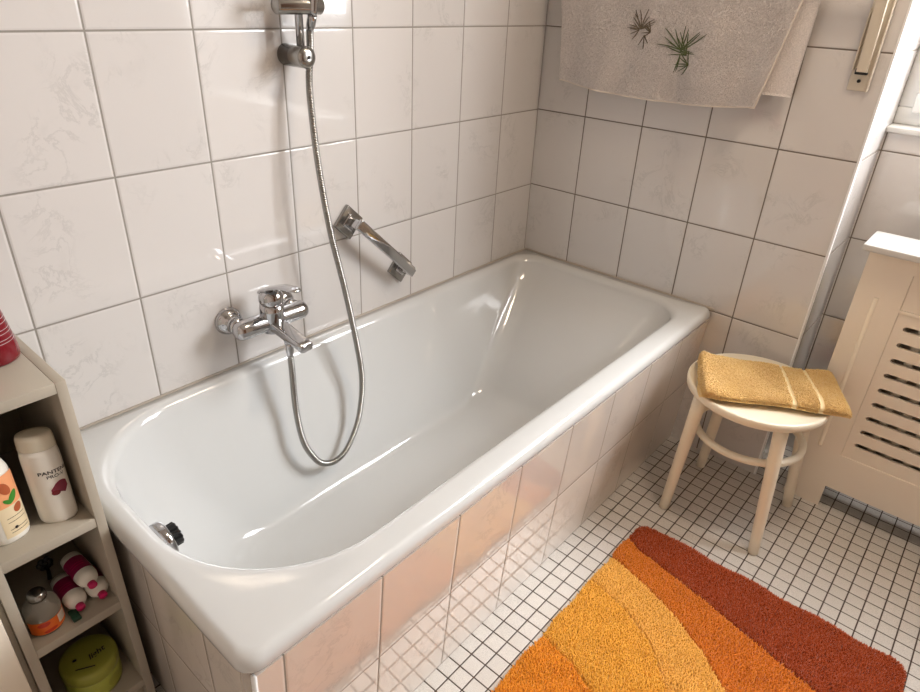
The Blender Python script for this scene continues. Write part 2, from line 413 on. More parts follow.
# hose
hp = [(-1.1236, -.100, .575), (-1.1245, -.102, .552), (-1.129, -.11, .505), (-1.1381, -.125, .398), (-1.1424, -.15, .320), (-1.1294, -.165, .273), (-1.1053, -.172, .2368), (-1.0629, -.172, .2188), (-1.0208, -.168, .23), (-.9799, -.16, .2713),
      (-.9512, -.15, .3186), (-.9276, -.135, .3985), (-.9281, -.12, .5015), (-.944, -.10, .6596), (-.9695, -.085, .8204), (-.9815, -.07, .9749), (-.982, -.058, 1.0939), (-.977, -.050, 1.1552), (-.9665, -.045, 1.2045), (-.9705, -.055, 1.2541), (-.973, -.070, 1.283)]
hose = empty('shower_hose', hp[0], 'ribbed steel shower hose looping down into the tub from the mixer tap', 'shower hose')
cp = bez(hp, 40)
dist = [0]
for a, c in zip(cp, cp[1:]): dist.append(dist[-1]+(c-a).length)
Ltot = dist[-1]; nr = int(Ltot/.0014); pts = []; k = 0
for i in range(nr+1):
    d = Ltot*i/nr
    while k < len(dist)-2 and dist[k+1] < d: k += 1
    pts.append(cp[k].lerp(cp[k+1], (d-dist[k])/max(1e-9, dist[k+1]-dist[k])))
hm = MB(); hm.tube(pts, [(.0083, .0083, .0072, .0064)[i % 4] for i in range(len(pts))], 12)
hm.build('ribbed_tube', M['hose'], hose)
for (p0, p1) in ((hp[0], hp[2]), (hp[-1], hp[-2])):
    d = (Vector(p1)-Vector(p0)).normalized()
    n_ = MB(); n_.lathe([(.0095, .0), (.0100, .004), (.0100, .020), (.0085, .030), (.0070, .034)], p0, d, 20); n_.build('end_nut', M['chrome'], hose)

# ------------------------------------------------------------------ grab handle
g0, g1 = Vector((-.846, 0, .794)), Vector((-.657, 0, .615))
gh = empty('grab_handle', (g0+g1)/2, 'short slanted chrome grab handle with two square wall plates above the tub', 'grab handle')
dv = (g1-g0).normalized(); pv = Vector((-dv.z, 0, dv.x))
def oriented(mb, c, half, bev, mi=0):
    """box with axes dv, -y, pv centred at c"""
    Mx = Matrix((dv, Vector((0,-1,0)), pv)).transposed().to_4x4(); Mx.translation = c
    mb.box(-half[0], half[0], -half[1], half[1], -half[2], half[2], bev, 3, mi, Mx)
for g in (g0, g1):
    p = MB(); oriented(p, g+Vector((0, -.005, 0)), (.034, .006, .034), .003); pl = p.build('wall_plate', M['brushed'], gh)
    p = MB(); oriented(p, g+Vector((0, -.013, 0)), (.018, .004, .018), .003); p.build('plate_cover', M['chrome'], pl)
    p = MB(); oriented(p, g+Vector((0, -.034, 0)), (.010, .026, .012), .003); p.build('post', M['chrome'], gh)
p = MB(); oriented(p, (g0+g1)/2+Vector((0, -.060, 0))+dv*-.010, ((g1-g0).length/2+.006, .0065, .0145), .004); p.build('bar', M['chrome'], gh)

# ------------------------------------------------------------------ tufts
def tufts(P, Nrm, L, R, lean=.35, jl=.3):
    """three-sided tapering tufts standing on points P with normals Nrm"""
    n = len(P); a = np.cross(Nrm, np.array([.31, .17, .93])); a /= np.linalg.norm(a, axis=1)[:, None]; b = np.cross(Nrm, a)
    th = rng.uniform(0, 2*PI, n); ln = L*(1+rng.uniform(-jl, jl, n))[:, None] if not hasattr(L, '__len__') else (L*(1+rng.uniform(-jl, jl, n)))[:, None]
    ld = rng.uniform(0, 2*PI, n); tip = P + Nrm*ln + (a*np.cos(ld)[:, None]+b*np.sin(ld)[:, None])*ln*lean*rng.uniform(0, 1, n)[:, None]
    V = np.empty((n, 7, 3)); 
    for k in range(3):
        q = th+2*PI*k/3; o = (a*np.cos(q)[:, None]+b*np.sin(q)[:, None])*R
        V[:, k] = P+o; V[:, 3+k] = P*.35+tip*.65+o*.95
    V[:, 6] = tip
    F = np.array([[0,1,4],[0,4,3],[1,2,5],[1,5,4],[2,0,3],[2,3,5],[3,4,6],[4,5,6],[5,3,6]])
    F = (F[None]+7*np.arange(n)[:, None, None]).reshape(-1, 3)
    return V.reshape(-1, 3), F
def fastmesh(name, parts, mats, parent=None, origin=(0,0,0), smooth=True):
    """parts: list of (V, F(tri/quad array), material indices array)"""
    base = WORLD(parent) if parent is not None else Vector(origin)
    me = bpy.data.meshes.new(name); off = 0; V = []; LV = []; LS = []; LT = []; MI = []; ls = 0
    for v, f, mi in parts:
        V.append(v-np.array(base)); LV.append((f+off).ravel()); k = f.shape[1]
        LS.append(ls+k*np.arange(len(f))); LT.append(np.full(len(f), k)); MI.append(np.broadcast_to(mi, len(f))); ls += k*len(f); off += len(v)
    V = np.concatenate(V); LV = np.concatenate(LV); LS = np.concatenate(LS); MI = np.concatenate(MI)
    me.vertices.add(len(V)); me.vertices.foreach_set('co', V.ravel().astype('f'))
    me.loops.add(len(LV)); me.loops.foreach_set('vertex_index', LV.astype('i'))
    me.polygons.add(len(LS)); me.polygons.foreach_set('loop_start', LS.astype('i'))
    for m in mats: me.materials.append(m)
    me.polygons.foreach_set('material_index', MI.astype('i')); me.polygons.foreach_set('use_smooth', np.full(len(LS), smooth))
    me.update(calc_edges=True); me.validate()
    o = bpy.data.objects.new(name, me); COL.objects.link(o)
    if parent is not None: o.parent = parent
    else: o.location = base
    return o

# ------------------------------------------------------------------ bath rug
def ext(tab, y):
    ys = np.array([t[0] for t in tab]); xs = np.array([t[1] for t in tab]); o = np.argsort(ys); ys, xs = ys[o], xs[o]
    r = np.interp(y, ys, xs); s0 = (xs[1]-xs[0])/(ys[1]-ys[0])
    return np.where(y < ys[0], xs[0]+(y-ys[0])*s0, r)
b1 = [(-.80, -.545), (-.826, -.5616), (-.856, -.578), (-.96, -.600), (-1.071, -.622), (-1.1955, -.652), (-1.35, -.692), (-1.5, -.74)]
b2 = [(-.80, -.645), (-.82, -.651), (-.908, -.674), (-1.018, -.712), (-1.114, -.765), (-1.1916, -.826), (-1.5, -1.14)]
b3 = [(-.80, -.752), (-.8215, -.7585), (-.9224, -.782), (-1.0186, -.832), (-1.0885, -.905), (-1.3, -1.2)]
b4 = [(-.80, -.978), (-.82, -.982), (-.904, -.998), (-.971, -1.026), (-1.1, -1.11), (-1.3, -1.32)]
RX = (-1.56, -.470); RY = (-1.490, -.811); rc = .045
def rug_sd(x, y):
    cx, cy = (RX[0]+RX[1])/2, (RY[0]+RY[1])/2
    qx = np.abs(x-cx)-(RX[1]-RX[0])/2+rc; qy = np.abs(y-cy)-(RY[1]-RY[0])/2+rc
    return -(np.hypot(np.maximum(qx, 0), np.maximum(qy, 0))+np.minimum(np.maximum(qx, qy), 0)-rc)
st = .0023
gx, gy = np.meshgrid(np.arange(RX[0], RX[1], st), np.arange(RY[0], RY[1], st))
gx = gx.ravel()+rng.uniform(-.5, .5, gx.size)*st; gy = gy.ravel()+rng.uniform(-.5, .5, gy.size)*st
sd = rug_sd(gx, gy)+.0025*np.sin(gx*41+gy*37)+rng.normal(0, .0012, gx.size); ok = sd > .004; gx, gy, sd = gx[ok], gy[ok], sd[ok]
B = [ext(t, gy) for t in (b1, b2, b3, b4)]
reg = sum((gx < b_).astype(int) for b_ in B)
dm = np.min([np.abs(gx-b_) for b_ in B], axis=0)
hgt = .0165*np.clip(.42+sd/.022, 0, 1)*np.clip(.30+dm/.006, 0, 1)*(1+.10*np.sin(gx*60+2*np.sin(gy*35)))
P_ = np.stack([gx, gy, np.full_like(gx, .0055)], 1); Nn = np.tile([0, 0, 1.0], (len(gx), 1))
edge = np.clip(1-sd/.02, 0, 1)[:, None]; outv = np.stack([np.where(gx > RX[1]-.03, 1, np.where(gx < RX[0]+.03, -1, 0)), np.where(gy > RY[1]-.03, 1, np.where(gy < RY[0]+.03, -1, 0)), np.zeros_like(gx)], 1)
Nn = Nn+outv*edge*.55; Nn /= np.linalg.norm(Nn, axis=1)[:, None]
tv, tf = tufts(P_, Nn, hgt, .0016, .38, .13)
order = ['rust', 'orange', 'light', 'yellow', 'amber']
bk = [(x, y) for x, y, _ in rr(RX[0]+.003, RX[1]-.003, RY[0]+.003, RY[1]-.003, (.04,)*4, 0, 8, 4)]
nb = len(bk); bv = np.array([(x, y, .0005) for x, y in bk]+[(x, y, .0055) for x, y in bk]); bf = np.array([[i, (i+1) % nb, nb+(i+1) % nb, nb+i] for i in range(nb)])
rug = fastmesh('bath_rug', [(tv, tf, np.repeat(reg, 9))], [M['rug_'+k] for k in order], origin=(-1.0, -1.15, 0))
tag(rug, 'shaggy bath rug with curved rust, orange and yellow bands on the mosaic floor', 'rug')
bk_ = MB(); bk_.loft([[tuple(q) for q in bv[:nb]], [tuple(q) for q in bv[nb:]]], smooth=False); bk_.build('backing', M['rug_back'], rug)

# ------------------------------------------------------------------ stool
SC = Vector((-.210, -.950, 0)); SZ = .420; SR = .186
stl = empty('stool', SC, 'round cream painted wooden stool with a ring stretcher beside the bath', 'stool')
s_ = MB(); s_.lathe([(.0, SZ-.026), (.165, SZ-.026), (.178, SZ-.025), (.1845, SZ-.020), (.186, SZ-.010), (.1855, SZ-.002), (.183, SZ+.001), (.178, SZ+.001), (.173, SZ-.0015), (.155, SZ-.004), (.08, SZ-.005), (.0, SZ-.005)], SC, (0,0,1), 96)
s_.build('seat', M['stool'], stl)
feet = [(-.353, -.826), (-.352, -1.092), (-.084, -.828), (-.080, -1.100)]; tops = [(-.338, -.846), (-.322, -1.055), (-.110, -.850), (-.105, -1.066)]
for f, t in zip(feet, tops):
    mb = MB(); n = 9; pts = [Vector((t[0]+(f[0]-t[0])*k/n, t[1]+(f[1]-t[1])*k/n, (SZ-.027)*(1-k/n)+.0)) for k in range(n+1)]
    rad = [.0185-.0045*k/n for k in range(n+1)]
    pts[-1].z = .003; pts.append(Vector((f[0], f[1], 0))); rad.append(.011)
    mb.tube(pts, rad, 24); mb.build('leg', M['stool'], stl)
mb = MB(); rc2 = Vector((-.213, -.960, .275)); mb.tube([rc2+Vector((.142*math.cos(2*PI*k/64), .142*math.sin(2*PI*k/64), 0)) for k in range(64)], .0105, 16, closed=True)
mb.build('ring_stretcher', M['stool'], stl)

# ------------------------------------------------------------------ yellow towel on the stool
LB, LF, RF, RB = [np.array(q) for q in ((-.206, -.770), (-.390, -.860), (-.208, -1.180), (-.024, -1.080))]
ns, nw = 200, 46
def towel_pt(s, q, z):
    p = (LB*(1-q)+LF*q)*(1-s)+(RB*(1-q)+RF*q)*s
    return p
rings = []; tz = SZ+.0015
V = []; per = 120
for i in range(ns+1):
    s = i/ns; ends = min(1, (math.sin(min(1, min(s, 1-s)/.035)*PI/2))**.6+.02)
    th = (.033-.006*s)*(.35+.65*ends); ring_ = []
    bump_l = .014*math.exp(-((s-.03)/.05)**2)
    for k in range(per):
        a = 2*PI*k/per; cx = math.copysign(abs(math.cos(a))**.32, math.cos(a)); cz = math.copysign(abs(math.sin(a))**.62, math.sin(a))
        q = .5+.5*cx*(.94+.06*ends); groove = 1
        zz = th*.5*(1+cz)
        if abs(cx) > .93: q -= math.copysign(.016*math.exp(-((zz-th*.5)/.0035)**2), cx)
        p = towel_pt(s, q, 0)
        top = max(0, cz)
        z = tz+zz+top*(bump_l*math.exp(-((q-.12)/.3)**2)+.0045*math.sin(7*s+2.5*q)+.003*math.sin(15*s-5*q)*ends)
        hole = -(.0035*math.exp(-((s-.625)/.012)**2)+.0035*math.exp(-((s-.800)/.012)**2))*top
        ex = .010*math.sin(3.1*s+1)*(.3+top*.4)+.006*math.sin(9*s)
        d = (RB-LB)/np.linalg.norm(RB-LB); wv = (LF-LB)/np.linalg.norm(LF-LB)
        p = p + wv*ex*.7*(1 if q > .5 else .4) + d*(.006*math.sin(6*q+zz*90))*(1-ends)
        over = math.hypot(p[0]-SC.x, p[1]-SC.y)-SR
        if over > 0: z -= min(.014, over*over*2.0)*1.0
        ring_.append((p[0], p[1], z+hole))
    rings.append(ring_)
A_ = np.array(rings); npr = per
F = np.array([[i*npr+k, i*npr+(k+1) % npr, (i+1)*npr+(k+1) % npr, (i+1)*npr+k] for i in range(ns) for k in range(npr)])
mi = np.array([1 if (abs((i+.5)/ns-.625) < .014 or abs((i+.5)/ns-.800) < .014) else 0 for i in range(ns) for k in range(npr)])
Vv = A_.reshape(-1, 3)
# surface tufts
def quad_tufts(V, F, sel, dens, L, R, lean=.6):
    q = V[F[sel]]; nrm = np.cross(q[:, 2]-q[:, 0], q[:, 3]-q[:, 1]); ar = np.linalg.norm(nrm, axis=1)*.5; nrm /= (2*ar+1e-12)[:, None]
    cnt = rng.poisson(ar*dens); idx = np.repeat(np.arange(len(q)), cnt); u = rng.uniform(0, 1, len(idx))[:, None]; w_ = rng.uniform(0, 1, len(idx))[:, None]; q = q[idx]
    P = (q[:, 0]*(1-u)+q[:, 1]*u)*(1-w_)+(q[:, 3]*(1-u)+q[:, 2]*u)*w_
    return P, nrm[idx]
def capf(i0):
    return None
P, Nq = quad_tufts(Vv, F, mi == 0, 230000, .003, .001)
cen = Vv.mean(0); 
if ((P-cen)*Nq).sum(1).mean() < 0: Nq = -Nq
keep = ~((Nq[:, 2] < -.3)); P, Nq = P[keep], Nq[keep]
tv, tf = tufts(P-Nq*.0004, Nq, .0040, .0012, .9, .4)
ends_ = [np.concatenate([A_[0], A_[0].mean(0)[None]]), np.concatenate([A_[-1], A_[-1].mean(0)[None]])]
parts = [(Vv, F, mi), (tv, tf, 0)]
for E_ in ends_: parts.append((E_, np.array([[k, (k+1) % npr, npr] for k in range(npr)]), 0))
ht = fastmesh('folded_towel', parts, [M['towel_yellow'], M['towel_band']], origin=(-.21, -.96, tz))
tag(ht, 'folded yellow terry towel with two pale woven stripes lying on the stool', 'towel')

# ------------------------------------------------------------------ grey towel on drying rack
rack = empty('drying_rack', (0, -.922, 1.25), 'cream wall bracket of a drying rack beside the window niche, arm rising out of frame', 'drying rack')
def bracket(yc):
    p = MB(); y0, y1 = yc-.0235, yc+.0235
    p.box(-.006, -.0003, y0, y1, 1.166, 1.48, .0015); p.box(-.016, -.0003, y0, y0+.004, 1.166, 1.48, .001); p.box(-.016, -.0003, y1-.004, y1, 1.212, 1.345, .001)
    pl = p.build('wall_plate', M['bracket'], rack)
    s_ = MB(); s_.lathe([(.0042, .0055), (.0042, .0075), (.003, .0085), (.0, .0085)], (0, yc+.002, 1.188), (-1,0,0), 16); s_.build('screw', M['black'], pl)
    a = MB(); sec = lambda x, z, h: [(x, yc-h, z), (x, yc+h, z), (x-.013, yc+h, z+.001), (x-.013, yc-h, z+.001)]
    a.loft([sec(-.008, 1.208, .0115), sec(-.016, 1.28, .0115), (sec(-.040, 1.43, .012))], smooth=False); a.build('arm', M['bracket'], rack)
    c = MB(); c.box(-.020, -.0065, yc-.013, yc+.0135, 1.203, 1.2085, .001); c.box(-.018, -.0065, yc+.0095, yc+.0145, 1.203, 1.216, .001); c.build('clip', M['black'], rack)
bracket(-.9225)
p = MB(); p.box(-.006, -.0003, -.065, -.022, 1.37, 1.48, .0015); p.box(-.075, -.006, -.050, -.037, 1.400, 1.445, .002); p.build('end_bracket', M['bracket'], rack)
for x, z in ((-.046, 1.41), (-.066, 1.432)):
    r_ = MB(); r_.tube([(x, -.945, z), (x, -.03, z)], .005, 16); r_.build('rod', M['bracket'], rack)
TX = -.046; TZt = 1.41
def tx(y, z):     # front sheet of the towel
    k = min(1, max(0, (TZt-z)/.3))
    return -.054 + k*.005*math.sin(y*38+1.0) + k*.006*math.sin(y*17-z*9) + .003*k*math.sin(y*71+z*15)
def yr(z): return -.7115-(z-1.10)*.195
def yl(z): return -.100+.02*(min(z, 1.33)-1.106)/.2-.008*math.sin((z-1.1)*12)
def hem(y): t = (y+.10)/-.61; return 1.107-.020*math.sin(PI*min(1, max(0, t)))**.8-.006*t-.0*max(0, 1-t*9)
NU, NV = 150, 80; front = []
for i in range(NV+1):
    row = []
    for j_ in range(NU+1):
        t = j_/NU
        ya = yl(1.2)+(yr(1.2)-yl(1.2))*t; zb = hem(ya); z = zb+(TZt-zb)*i/NV; y = yl(z)+(yr(z)-yl(z))*t
        row.append((tx(y, z), y, z))
    front.append(row)
fold = [[(TX-.008*math.cos(a), row[1], TZt+.008*math.sin(a)) for row in front[-1]] for a in (.5, 1.0, 1.57, 2.1, 2.7)]
back = []
for i in range(30):
    z = TZt-(TZt-1.135)*i/29; back.append([(-.034+.006*(i/29)+.003*math.sin(y*30), y-.052*max(0, (t_/NU-.5)*2)*(1-.4*i/29) if False else y-.024*(t_/NU)**3*(.5+.5*(1-i/29))-.022*(1-t_/NU)**4 , z-(.0 if i == 0 else 0)) for t_, (_, y, _z) in enumerate(front[-1])])
G = np.array(front+fold+back); nR, nC = G.shape[:2]
def grid_faces(nR, nC): return np.array([[i*nC+j, i*nC+j+1, (i+1)*nC+j+1, (i+1)*nC+j] for i in range(nR-1) for j in range(nC-1)])
GF = grid_faces(nR, nC); GV = G.reshape(-1, 3)
# offset copy for thickness
gu = np.gradient(G, axis=0); gv = np.gradient(G, axis=1); GN = np.cross(gu, gv); GN /= np.linalg.norm(GN, axis=2)[..., None]+1e-12
if GN[5, 5, 0] > 0: GN = -GN
G2 = G-GN*.0022
allv = np.concatenate([GV, G2.reshape(-1, 3)]); n0 = nR*nC
rim = [(0, j) for j in range(nC)]+[(i, nC-1) for i in range(1, nR)]+[(nR-1, j) for j in range(nC-2, -1, -1)]+[(i, 0) for i in range(nR-2, 0, -1)]
ri = [a*nC+b_ for a, b_ in rim]; RFc = np.array([[ri[k], ri[(k+1) % len(ri)], ri[(k+1) % len(ri)]+n0, ri[k]+n0] for k in range(len(ri))])
AF = np.concatenate([GF, GF[:, ::-1]+n0, RFc])
selv = np.zeros(len(AF), int)
for idx in range(len(GF)):
    i, j_ = divmod(idx, nC-1)
    if i < 1 or j_ >= nC-2 and i <= NV: selv[idx] = 1
selv[len(GF)*2:] = 1
P, Nq = quad_tufts(GV, GF, (selv[:len(GF)] == 0) & (np.arange(len(GF)) < NV*(nC-1)), 200000, .003, .001)
if Nq[:, 0].mean() > 0: Nq = -Nq
tv, tf = tufts(P, Nq, .0018, .0011, 1.0, .4)
gt = fastmesh('hanging_towel', [(allv, AF, selv), (tv, tf, 0)], [M['towel_grey'], M['hem']], origin=(TX, -.42, TZt))
tag(gt, 'grey terry towel with embroidered green palm sprigs hanging on the end wall', 'towel')
# embroidery
def sprig(roots, name, mat, lab):
    mb = MB()
    for (y0, z0, sc, a0, a1, n) in roots:
        for k in range(n):
            a = math.radians(a0+(a1-a0)*k/(n-1)+random.uniform(-7, 7)); L = sc*random.uniform(.72, 1.08); w_ = .0012*(.7+sc*7)*.8
            cv = random.uniform(-.18, .18); m = 7; lft = []; rgt = []
            for q in range(m):
                t = q/(m-1); aa = a+cv*t; y = y0-math.cos(aa)*L*t; z = z0+math.sin(aa)*L*t; hw = w_*(math.sin(PI*min(1, t*.9+.1))**.7)+.0002
                ny, nz = math.sin(aa), math.cos(aa); x = tx(y, z)-.0026
                lft.append((x, y+ny*hw, z+nz*hw)); rgt.append((x, y-ny*hw, z-nz*hw))
            vs = lft+rgt+[(v[0]+.002, v[1], v[2]) for v in lft+rgt]
            fs = []
            for q in range(m-1):
                fs += [(q, q+1, m+q+1, m+q), (2*m+q, 3*m+q, 3*m+q+1, 2*m+q+1), (q, 2*m+q, 2*m+q+1, q+1), (m+q, m+q+1, 3*m+q+1, 3*m+q)]
            fs += [(m-1, 3*m-1, 4*m-1, 2*m-1), (0, m, 3*m, 2*m)]
            mb.add(vs, fs)
    o = mb.build(name, mat, gt)
    if lab: tag(o, lab)
sprig([(-.352, 1.266, .052, 20, 175, 11), (-.346, 1.264, .034, 150, 235, 4), (-.384, 1.260, .032, 100, 205, 6), (-.366, 1.252, .034, -120, -60, 3)], 'palm_embroidery', M['palm2'], 'brownish embroidered palm sprig')
sprig([(-.480, 1.222, .074, 25, 165, 9), (-.498, 1.210, .070, 105, 172, 6), (-.478, 1.219, .042, -15, 35, 3), (-.480, 1.212, .062, -96, -84, 2), (-.509, 1.188, .042, 115, 245, 7)], 'palm_embroidery', M['palm'], 'green embroidered palm sprig')

# ------------------------------------------------------------------ radiator and its cover
def poly_plate(name, outer_, holes, x0, x1, mat, parent, bev=0.0):
    """flat plate in the y-z plane with real holes, from x0 (front) to x1 (back)"""
    cu = bpy.data.curves.new(name, 'CURVE'); cu.dimensions = '2D'; cu.fill_mode = 'BOTH'; cu.extrude = abs(x1-x0)/2-bev; cu.bevel_depth = bev; cu.bevel_resolution = 1
    for loop in [outer_]+holes:
        sp = cu.splines.new('POLY'); sp.points.add(len(loop)-1); sp.use_cyclic_u = True
        for p_, (y, z) in zip(sp.points, loop): p_.co = (y, z, 0, 1)
    tmp = bpy.data.objects.new(name+'_tmp', cu); COL.objects.link(tmp)
    bpy.context.view_layer.update(); dg = bpy.context.evaluated_depsgraph_get()
    me = bpy.data.meshes.new_from_object(tmp.evaluated_get(dg)); bpy.data.objects.remove(tmp)
    base = WORLD(parent); xm = (x0+x1)/2
    for v in me.vertices: a, b_, c = v.co; v.co = (xm+c-base.x, a-base.y, b_-base.z)
    me.name = name; me.materials.clear(); me.materials.append(mat)
    bm = bmesh.new(); bm.from_mesh(me); bmesh.ops.remove_doubles(bm, verts=bm.verts, dist=1e-5); bmesh.ops.recalc_face_normals(bm, faces=bm.faces); bm.to_mesh(me); bm.free()
    for p_ in me.polygons: p_.use_smooth = False
    o = bpy.data.objects.new(name, me); COL.objects.link(o); o.parent = parent; return o
CY0, CY1 = -2.17, -1.070
rcv = empty('radiator_cover', (.045, -1.62, 0), 'cream painted wooden radiator cover with slotted front under the window', 'radiator cover')
rect = lambda a, b_, c, d: [(a, c), (b_, c), (b_, d), (a, d)]
out = [(CY0, 0), (CY0+.100, 0), (CY0+.100, .0775), (CY1-.100, .0775), (CY1-.100, 0), (CY1, 0), (CY1, .803), (CY0, .803)]
IA, IB = -2.063, -1.177
poly_plate('front_frame', out, [rect(IA, IB, .194, .658), rect(IA, IB, .664, .760)], -.012, .004, M['cover'], rcv, .0012)
def slot(a, b_, z, r):
    L = []
    for k in range(9): t = PI/2-PI*k/8; L.append((b_-r+r*math.cos(t), z+r*math.sin(t)))
    for k in range(9): t = -PI/2-PI*k/8; L.append((a+r+r*math.cos(t), z+r*math.sin(t)))
    return L
zs = [.2435+.0468*k for k in range(9)]
grl = poly_plate('grille_panel', rect(IA+.0016, IB-.0016, .1956, .6564), [slot(a, b_, z, .0072) for z in zs for a, b_ in ((-1.600, -1.200), (-2.04, -1.640))], -.0085, .001, M['cover'], rcv)
poly_plate('upper_panel', rect(IA+.0016, IB-.0016, .6656, .7584), [], -.0085, .001, M['cover'], rcv)
p = MB()
p.loft([[(-.0155+.0035*(1-math.sin(PI*k/8)), -1.119-.0055*math.cos(PI*k/8), z) for k in range(9)] for z in (.2025, .205, .678, .681)], smooth=True); tag(p.build('trim_strip', M['strip'], rcv), 'pale raised vertical strip')
for yk in (-1.222,):
    p = MB(); p.lathe([(.006, 0), (.006, .010), (.011, .014), (.012, .020), (.009, .025), (.0, .026)], (-.0095, yk, .752), (-1,0,0), 24); tag(p.build('knob', M['black'], rcv), 'small black knob')
p = MB(); p.box(.004, .105, CY1-.016, CY1, 0, .803); p.build('side_panel', M['cover'], rcv)
p = MB(); p.box(.004, .105, CY0, CY0+.016, 0, .803); p.build('side_panel', M['cover'], rcv)
p = MB(); p.box(-.047, .108, CY0-.014, CY1+.017, .803, .8205, .004, 3); p.build('top_board', M['cover_lid'], rcv)
rad = empty('radiator', (.06, -1.6, .14), 'ribbed cream radiator seen only through the slots of the cover', 'radiator')
p = MB(); p.box(.070, .080, -2.10, -1.135, .13, .73, .003); p.build('panel', M['radiator'], rad)
p = MB(); p.tube([(.075, -1.2, .14), (.075, -1.2, .06), (.12, -1.2, .045), (.239, -1.2, .045)], .009, 12); p.build('pipe', M['radiator'], rad)
for k in range(21):
    y = -1.15-.045*k; p = MB(); p.box(.007, .070, y-.012, y+.010, .15, .71, .004); p.build('rib', M['radiator'], rad)

# ------------------------------------------------------------------ narrow cabinet
KX0, KX1, KY0, KY1, KZ = -1.8335, -1.6610, -.3112, -.012, .800
cab = empty('shelf_cabinet', ((KX0+KX1)/2, (KY0+KY1)/2, 0), 'narrow open cream shelf cabinet at the foot end of the bathtub', 'cabinet')
T_ = .0155
p = MB(); p.box(KX0, KX0+T_, KY0, KY1, 0, KZ, .0008); p.build('side_panel', M['cab'], cab)
p = MB(); p.box(KX1-T_, KX1, KY0, KY1, 0, KZ, .0008); p.build('side_panel', M['cab'], cab)
p = MB(); p.box(KX0+T_, KX1-T_, KY0+.0005, KY1, KZ-.0185, KZ-.0003, .0008); p.build('top_board', M['cab'], cab)
p = MB(); p.box(KX0+T_, KX1-T_, KY1-.005, KY1, .03, KZ-.0185); p.build('back_board', M['cab_back'], cab)
for z in (.530, .3255, .0970):
    p = MB(); p.box(KX0+T_, KX1-T_, KY0+.001, KY1-.005, z-.0195, z, .0008); p.build('shelf', M['cab'], cab)
p = MB(); p.box(KX0+T_, KX1-T_, KY0+.02, KY0+.035, 0, .06); p.build('plinth', M['cab'], cab)

cup = empty('cupboard', (-2.02, -.16, 0), 'plain cream cupboard at the lower left edge, beside the narrow shelf cabinet', 'cupboard')
p = MB(); p.box(-2.20, -1.8345, -.300, -.012, 0, .80, .001); p.build('body', M['cab'], cup)
p = MB(); p.box(-2.195, -1.8440, -.318, -.3005, .04, .795, .002); p.build('door', M['cover'], cup)

# ------------------------------------------------------------------ text helper
def text_geo(body, size, shear=0.0, bold=0.0):
    cu = bpy.data.curves.new('t', 'FONT'); cu.body = body; cu.size = size; cu.align_x = 'CENTER'; cu.align_y = 'CENTER'; cu.shear = shear; cu.offset = bold; cu.resolution_u = 3
    tmp = bpy.data.objects.new('t', cu); COL.objects.link(tmp); bpy.context.view_layer.update()
    me = bpy.data.meshes.new_from_object(tmp.evaluated_get(bpy.context.evaluated_depsgraph_get())); bpy.data.objects.remove(tmp)
    bm = bmesh.new(); bm.from_mesh(me); bmesh.ops.triangulate(bm, faces=bm.faces); bmesh.ops.subdivide_edges(bm, edges=[e for e in bm.edges if e.calc_length() > size*.25], cuts=1); bmesh.ops.triangulate(bm, faces=bm.faces)
    bm.verts.index_update(); v = [tuple(q.co) for q in bm.verts]; f = [[w_.index for w_ in q.verts] for q in bm.faces]; bm.free(); return v, f
def on_ellipse(c, a, b_, rot, th0, off, z0, taper=None):
    """map (u,v) -> surface of an upright elliptic bottle; th0 = facing angle (deg)"""
    def fn(u, v):
        z = z0+v; k = taper(z) if taper else 1.0
        th = math.radians(th0)+u/((a+b_)/2*k); x = (a*k+off)*math.cos(th-rot); y = (b_*k+off)*math.sin(th-rot)
        return (c[0]+x*math.cos(rot)-y*math.sin(rot), c[1]+x*math.sin(rot)+y*math.cos(rot), z)
    return fn
def wrap(mb, fn, vs, fs, mi=0): mb.add([fn(v[0], v[1]) for v in vs], fs, mi, False)
def patch(mb, fn, u0, u1, v0, v1, n=14, mi=0, m=2, shape=None):
    vs = []; fs = []
    for i in range(m+1):
        for j_ in range(n+1):
            u = u0+(u1-u0)*j_/n; v = v0+(v1-v0)*i/m
            if shape: u, v = shape(j_/n, i/m)
            vs.append(fn(u, v))
    for i in range(m):
        for j_ in range(n): a = i*(n+1)+j_; fs.append((a, a+1, a+n+2, a+n+1))
    mb.add(vs, fs, mi)

# ------------------------------------------------------------------ shampoo bottles on the upper shelf
zS = .530
c = (-1.7135, -.262); rot = math.radians(-28)
bt = empty('shampoo_bottle', (c[0], c[1], zS), 'white shampoo bottle with black lettering and a wine red emblem in the upper shelf compartment', 'bottle')
A1, B1 = .0285, .0185
prf = [(.0, 0), (.90, 0), (.97, .003), (1.0, .010), (1.0, .120), (.985, .135), (.93, .146)]
tp = lambda z: 1.0
mb = MB(); mb.lathe([(k*A1, zS+h) for k, h in prf], (c[0], c[1], 0), (0,0,1), 64, sy=B1/A1, rot=rot); mb.build('body', M['bottle_white'], bt)
mb = MB(); mb.lathe([(A1*.92, zS+.146), (A1*.955, zS+.148), (A1*.93, zS+.166), (A1*.86, zS+.173), (A1*.5, zS+.1735), (0, zS+.1735)], (c[0], c[1], 0), (0,0,1), 48, sy=B1/A1, rot=rot)
tag(mb.build('cap', M['cap_clear'], bt), 'frosted cap')
fn = on_ellipse(c, A1, B1, rot, -98, .0005, zS)
mb = MB()
v, f = text_geo('PANTENE', .0094, 0, .00018); wrap(mb, lambda u, w_: fn(u+.007, w_+.104), v, f)
v, f = text_geo('PRO-V', .0082, 0, .0001); wrap(mb, lambda u, w_: fn(u+.007, w_+.095), v, f)
v, f = text_geo('REPAIR', .0038); 
mb.build('lettering', M['ink'], bt)
